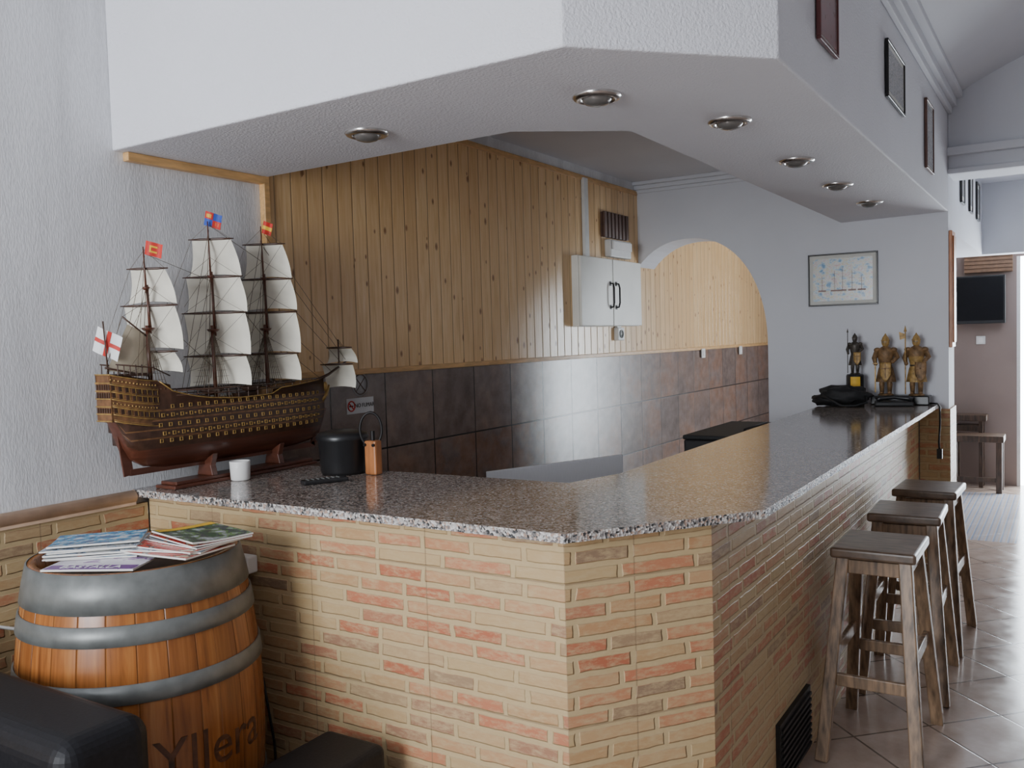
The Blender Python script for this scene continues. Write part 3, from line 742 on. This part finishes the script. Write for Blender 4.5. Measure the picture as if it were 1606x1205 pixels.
# rigging
g=G()
def ln(a,b,r=.0009): g.cyl(a,b,r,n=4,caps=False)
for y,zd,zt,sl in MASTS:
    h=zt-zd
    for s in(1,-1):
        for i in range(7):
            yy=y-.055+i*.013
            ln((s*hullw(yy,.29)*.98,yy,min(station(yy)[3],.345)),(0,y,zd+h*.40))
            if i%2==0: ln((s*.02,y,zd+h*.40),(0,y,zd+h*.72))
        for j in range(1,9): # ratlines
            t=j/10; z0=.335
            a=Vector((s*.066,y-.055,z0)).lerp(Vector((0,y,zd+h*.40)),t); b=Vector((s*.066,y+.023,z0)).lerp(Vector((0,y,zd+h*.40)),t); ln(a,b,.0006)
        ln((s*.06,y-.10,.33),(0,y,zt-.03)); ln((s*.06,y-.08,.33),(0,y,zd+h*.70))
        for (t,b,wt,wb) in sl:
            c_,s2=math.cos(ROT),math.sin(ROT)
            ln((s*wt*c_,y+.008+s*wt*s2,t),(0,y,min(zt-.01,t+.07)),.0007)
            ln((s*wt*c_,y+.008+s*wt*s2,t),(s*.05,y-.16 if y>-.3 else y-.13,max(.40,t-.25)),.0006)
for (a,b) in (((0,-.33,.62),(0,-.06,.40)),((0,-.33,.80),(0,-.06,.72)),((0,-.06,.92),(0,.19,.80)),((0,-.06,.75),(0,.19,.50)),((0,-.06,.62),(0,.21,.33)),
              ((0,.19,.92),(0,.65,.42)),((0,.19,.86),(0,.63,.41)),((0,.19,.75),(0,.60,.40)),((0,.19,.62),(0,.54,.365)),((0,.19,.52),(0,.48,.335)),((0,-.34,.64),(0,-.43,.59)),((0,-.43,.59),(0,-.50,.42)),((0,.585,.50),(0,.66,.42))): ln(a,b)
part(SH,'rigging',g,M_rope)
# flags
LAT=Vector((.848,.53,0))
def flag(par,p,w,h,m0,deco,tilt=0.,sgn=1):
    g=G(); p=Vector(p)
    def P(u,v,off=0): 
        return p+LAT*(sgn*u*w+v*h*tilt*.5)+Vector((.53,-.848,0))*(.006*math.sin(u*6)+off)+Vector((0,0,v*h*.92-u*w*tilt))
    g.grid(lambda u,v:P(u,v),8,4)
    for (u0,u1,v0,v1,mi) in deco:
        for off in(.0012,-.0012):
            g.grid(lambda u,v:P(u0+(u1-u0)*u,v0+(v1-v0)*v,off),6,2,mi)
    return part(par,'flag',g,m0)
g=G().tube([(0,-.49,.400),(0,-.50,.575)],.0025,6); part(SH,'flagpole',g,M_ship_dark)
flag(SH,(-.045,-.512,.482),.078,.085,[M_whc,M_red],[(.43,.57,0,1,1),(0,1,.42,.58,1)],.5)
flag(SH,(0,-.335,.80),.055,.05,[M_red,M_yel],[(.3,.7,.25,.38,1),(.3,.7,.62,.75,1),(.3,.4,.25,.7,1)],.3)
flag(SH,(-.025,-.065,.925),.058,.055,[M_blue,M_red,M_yel],[(0,.5,.5,1,1),(.5,1,0,.5,1),(.1,.4,.6,.85,2),(.6,.9,.15,.4,2)],.35)
flag(SH,(0,.185,.915),.034,.05,[M_red,M_yel],[(0,1,.35,.65,1)],.4)

# ------------------------------------------------------------------ barrel
BC=Vector((-2.255,1.565,0))
rb=lambda z:.277+.055*(1-((z-.49)/.49)**2)
bl=thing('wine_barrel','oak wine barrel with grey metal hoops used as a table','barrel',BC)
prof=[(.252,.935),(.258,.981),(rb(.98)-.001,.981)]+[(rb(z),z) for z in [.97-i*.0485 for i in range(20)]]+[(rb(0.0),0.0),(.25,0)]
part(bl,'staves',G().lathe(prof[::-1],n=72,R=.332),M_oak)
part(bl,'head',G().lathe([(.254,.938),(.0005,.938)],n=48),M_darkw,label='dark recessed barrel head')
for z0,z1 in((.882,.982),(.803,.855),(.658,.708),(.28,.325),(.13,.175),(.002,.085)):
    part(bl,'hoop',G().lathe([(rb(z0)+.001,z0),(rb(z0)+.0055,z0+.001),(rb((z0+z1)/2)+.006,(z0+z1)/2),(rb(z1)+.0055,z1-.001),(rb(z1)+.001,z1)],n=72),M_galv)
def bend(p):
    z=.490+p.y; a=math.radians(-3)+p.x/.332; r=rb(z)+.0006+p.z
    return Vector((r*math.cos(a),r*math.sin(a),z))
textmesh(bl,'lettering','Yllera',.155,M_branding,None,bend,ext=.0008,label='dark burnt lettering',sx=.94)

# ------------------------------------------------------------------ magazines
covers=[cover('blue_cover',[(0,(.02,.10,.28)),(.42,(.05,.30,.52)),(.52,(.35,.52,.66)),(.58,(.66,.70,.74))],6.),
 cover('white_cover',[(0,(.66,.67,.66)),(.50,(.40,.50,.62)),(.56,(.10,.14,.22)),(.62,(.70,.70,.68))],6.),
 cover('red_cover',[(0,(.50,.03,.02)),(.5,(.62,.10,.05)),(.57,(.05,.04,.05)),(.62,(.68,.55,.4))],6.),
 cover('landscape_cover',[(0,(.05,.13,.06)),(.42,(.08,.09,.10)),(.5,(.16,.26,.10)),(.56,(.35,.38,.38)),(.64,(.55,.60,.62))],5.),
 cover('purple_cover',[(0,(.66,.62,.70)),(.5,(.70,.68,.72)),(.56,(.35,.20,.42)),(.66,(.22,.10,.30))],4.),
 cover('dark_cover',[(0,(.03,.04,.06)),(.5,(.10,.12,.15)),(.6,(.40,.15,.08)),(.68,(.5,.5,.5))],6.)]
labs=['magazine with blue cover in pile on barrel','white magazine with small print in pile on barrel','red-covered magazine in pile on barrel','magazine with green landscape cover and yellow title on barrel','magazine with purple title in pile on barrel','dark-covered magazine in pile on barrel']
M_purp=pm('purple_ink',(.14,.03,.22),.4)
MG=[('A',-2.195,1.425,28,4,.005,0),('A',-2.295,1.485,38,0,.004,0),('A',-2.305,1.482,46,5,.004,0),('A',-2.31,1.49,42,1,.005,0),('A',-2.32,1.493,48,0,.004,.001),('A',-2.32,1.487,42,1,.004,.001),('A',-2.33,1.50,47,0,.005,.004),
    ('B',-2.095,1.58,6,2,.005,0),('B',-2.11,1.60,18,1,.004,0),('B',-2.10,1.605,4,2,.004,0),('B',-2.095,1.65,-4,5,.004,0),('B',-2.09,1.655,-11,2,.004,.001),('B',-2.09,1.66,-12,3,.005,.005)]
zst={'A':.9835,'B':.9835+.0135}
for (sk_,x,y,r,ci,th,curl) in MG:
    z=zst[sk_]
    mg=thing('magazine',labs[ci],'magazine',(x,y,z),Matrix.Rotation(math.radians(r),4,'Z'),group='magazines on the barrel')
    W,Hh=.180,.248
    if ci==0: W,Hh=.170,.236
    cz=lambda u:curl*(2*u-1)**2*(1 if u>.5 else .2)
    part(mg,'cover',G().grid(lambda u,v:((v-.5)*Hh,(u-.5)*-W,th*.999+cz(u)),8,1,0),covers[ci])
    g=G(); n=8; vs=[]
    for i in range(n+1):
        u=i/n
        for a in(-.5,.5):
            for zz in(0,th*.97): vs.append((a*Hh,(u-.5)*-W,zz+cz(u)))
    fs=[(0,1,3,2),(4*n,4*n+2,4*n+3,4*n+1)]
    for i in range(n):
        b=4*i; fs+=[(b,b+4,b+5,b+1),(b+2,b+3,b+7,b+6),(b,b+2,b+6,b+4)]
    g.add(vs,fs,0); part(mg,'pages',g,M_paper)
    if ci==4:
        part(mg,'title_band',G().box(-.118,.118,-.086,-.046,th+.0004,th+.0007),M_purp)
        textmesh(mg,'title','BASTALLA',.036,M_whc,Matrix.Translation((0,-.066,th+.0012)),ext=.0003)
    if ci==3:
        part(mg,'title_band',G().grid(lambda u,v:(-.115+v*.035,(u-.5)*-W*.96,th+.0012+cz(u)),8,1),M_yel)
    zst[sk_]=z+th+.0010

# ------------------------------------------------------------------ socket on bar front and cables
sk=thing('wall_socket','white socket box mounted on brick bar front','socket',(-2.245,1.9485,.835),FY)
part(sk,'box',G().box(-.055,.055,0,.055,0,.045),M_wht,bevel=.006)
part(sk,'outlet',G().lathe([(.021,.0455),(.021,.048),(.016,.048),(.015,.046),(.0005,.046)],c=(.02,.028,0),n=20),M_galv)
solo('power_cable',G().tube([(-2.31,1.925,.84),(-2.315,1.92,.76),(-2.25,1.925,.66),(-2.17,1.93,.5),(-2.13,1.93,.3),(-2.12,1.93,.012)],.004,6),M_black,'thin black cable running down the brick bar front','cable')
solo('white_cable',G().tube([(-2.715,.9,.60),(-2.712,1.2,.66),(-2.71,1.40,.74),(-2.712,1.5,.70),(-2.712,1.62,.5),(-2.712,1.65,.05)],.006,6),M_wht,'white cable along the brick wainscot','cable')

# ------------------------------------------------------------------ armchair and pouf
so=thing('armchair','black leather armchair beside the barrel','armchair',(-2.20,.80,0))
part(so,'base',G().box(-.46,.46,-.40,.38,.05,.36),M_leather,bevel=.03,seg=4)
part(so,'backrest',G().box(-.48,.48,.20,.42,.10,.75),M_leather,bevel=.05,seg=6)
part(so,'seat_cushion',G().box(-.32,.32,-.42,.19,.36,.47),M_leather,bevel=.04,seg=5)
for s in(-1,1): part(so,'armrest',G().box(*(sorted((s*.33,s*.47))),-.42,.19,.08,.60),M_leather,bevel=.045,seg=5)
for x in(-.41,.41):
    for y in(-.35,.34): part(so,'leg',G().cyl((x,y,0),(x,y,.055),.02,.025),M_darkw)
po=thing('pouf','low black leather pouf in front of the bar','pouf',(-1.715,1.70,0))
part(po,'cushion',G().box(-.11,.11,-.16,.16,.33,.442),M_leather,bevel=.025,seg=5)
part(po,'body',G().box(-.104,.104,-.155,.155,.03,.328),M_leather,bevel=.01)
for x in(-.08,.08):
    for y in(-.13,.13): part(po,'foot',G().cyl((x,y,0),(x,y,.032),.018),M_darkw)

# ------------------------------------------------------------------ stools
def stool():
    t=thing('bar_stool','dark worn wooden bar stool with square seat by the bar','stool',(-.60,3.51,0),group='bar stools along the bar')
    part(t,'seat',G().box(-.145,.145,-.175,.175,.722,.76),M_seat,bevel=.010,seg=3)
    tp=(.105,.130);bt=(.160,.262)
    P=lambda sx,sy,z:Vector((sx*(bt[0]+(tp[0]-bt[0])*z/.722),sy*(bt[1]+(tp[1]-bt[1])*z/.722),z))
    for sx in(-1,1):
        for sy in(-1,1): part(t,'leg',G().beam(P(sx,sy,0),P(sx,sy,.721),.044,.040),M_legw,bevel=.004)
    for sy in(-1,1):
        part(t,'apron',G().beam(P(-1,sy,.69)+Vector((.02,0,0)),P(1,sy,.69)-Vector((.02,0,0)),.020,.05,side=Vector((0,1,0))),M_legw,bevel=.003)
        part(t,'rung',G().beam(P(-1,sy,.29)+Vector((.021,0,0)),P(1,sy,.29)-Vector((.021,0,0)),.020,.045,side=Vector((0,1,0))),M_legw,bevel=.004)
    for sx in(-1,1):
        part(t,'apron',G().beam(P(sx,-1,.69)+Vector((0,.02,0)),P(sx,1,.69)-Vector((0,.02,0)),.020,.05),M_legw,bevel=.003)
        part(t,'rung',G().beam(P(sx,-1,.37)+Vector((0,.020,0)),P(sx,1,.37)-Vector((0,.020,0)),.020,.045),M_legw,bevel=.004)
    return t
s0=stool(); dup(s0,(-.605,4.21,0),.03); dup(s0,(-.60,4.86,0),-.03)

# ------------------------------------------------------------------ far room
tv=thing('television','black flat-screen television on brown wall','television',(-.745,9.797,1.57),FY)
part(tv,'housing',G().box(-.215,.215,0,.46,.03,.10),M_black,bevel=.006); part(tv,'screen',G().box(-.2,.2,.03,.445,.1005,.103),M_screen)
part(tv,'bracket',G().box(-.05,.05,.15,.3,-.003,.03),M_iron)
g=G().box(-.88,-.47,9.74,9.798,2.06,2.24)
for i in range(5): g.box(-.88,-.47,9.725,9.74,2.065+i*.036,2.090+i*.036)
solo('wooden_slat_vent',g,pm('slat_brown',(.20,.11,.06),.5,var=.2),'wide brown slatted wooden unit above the television','vent')
s=thing('light_switch','white wall switch below the television','switch',(-.745,9.799,1.37),FY); part(s,'plate',G().box(-.04,.04,0,.08,0,.01),M_wht,bevel=.003); part(s,'rocker',G().box(-.02,.02,.015,.065,.0105,.016),M_ceram)
ls=thing('string_lights','small coloured string lights above the television','string lights',(-.58,9.79,2.27))
part(ls,'cord',G().tube([(-.16+i*.035,-.0,.01*math.sin(i*2)) for i in range(10)],.003,6),M_iron)
for i in range(6): part(ls,'bulb',G().sph((-.14+i*.055,-.015,-.012),.012,n=8,k=6),M_glowR if i%2 else M_glowG)
tb=thing('low_bench','dark wooden low bench against brown wall','bench',(-.74,9.42,0))
part(tb,'seat',G().box(-.24,.22,-.14,.14,.47,.53),M_darkw,bevel=.006)
for x in(-.19,.18):
    for y in(-.11,.11): part(tb,'leg',G().box(x-.025,x+.025,y-.02,y+.02,0,.469),M_darkw,bevel=.003)
part(tb,'rail',G().box(-.16,.16,-.12,-.10,.10,.14),M_darkw)
tb=thing('side_table','small dark wooden table behind bench','table',(-.88,9.66,0))
part(tb,'top',G().box(-.20,.20,-.10,.10,.64,.70),M_darkw,bevel=.006)
part(tb,'shelf',G().box(-.14,.14,-.06,.06,.54,.60),M_darkw,bevel=.004)
for x in(-.15,.15):
    for y in(-.07,.07): part(tb,'leg',G().box(x-.018,x+.018,y-.018,y+.018,0,.639),M_darkw)

# ------------------------------------------------------------------ light
w=D.worlds.new('world'); bpy.context.scene.world=w; w.use_nodes=True
bgd=w.node_tree.nodes['Background']; bgd.inputs[0].default_value=(.77,.85,1,1); bgd.inputs[1].default_value=.30
def area(name,loc,rot,sx,sy,e,col=(1,1,1)):
    l=D.lights.new(name,'AREA'); l.shape='RECTANGLE'; l.size=sx; l.size_y=sy; l.energy=e; l.color=col
    o=D.objects.new(name,l); o.location=loc; o.rotation_euler=rot; COL.objects.link(o); return o
area('window_light',(-1.6,-2.6,1.8),(math.radians(90),0,0),1.7,1.9,230,(.91,.95,1))
area('far_window_light',(.25,9.7,1.25),(math.radians(-90),0,0),1.2,2.0,65,(.88,.94,1))
area('rear_room_fill',(-1.9,8.2,2.7),(0,0,0),1.0,1.0,2.0,(1,.97,.94))  # unseen fill lamp added to brighten the room behind the arch

# ------------------------------------------------------------------ camera
cam=D.cameras.new('camera'); cam.lens=36*1403.6/1606; cam.sensor_width=36; cam.clip_start=.05
co=D.objects.new('camera',cam); co.location=(0,0,1.55); co.rotation_euler=(1.5208,.0288,.5577); COL.objects.link(co)
bpy.context.scene.camera=co
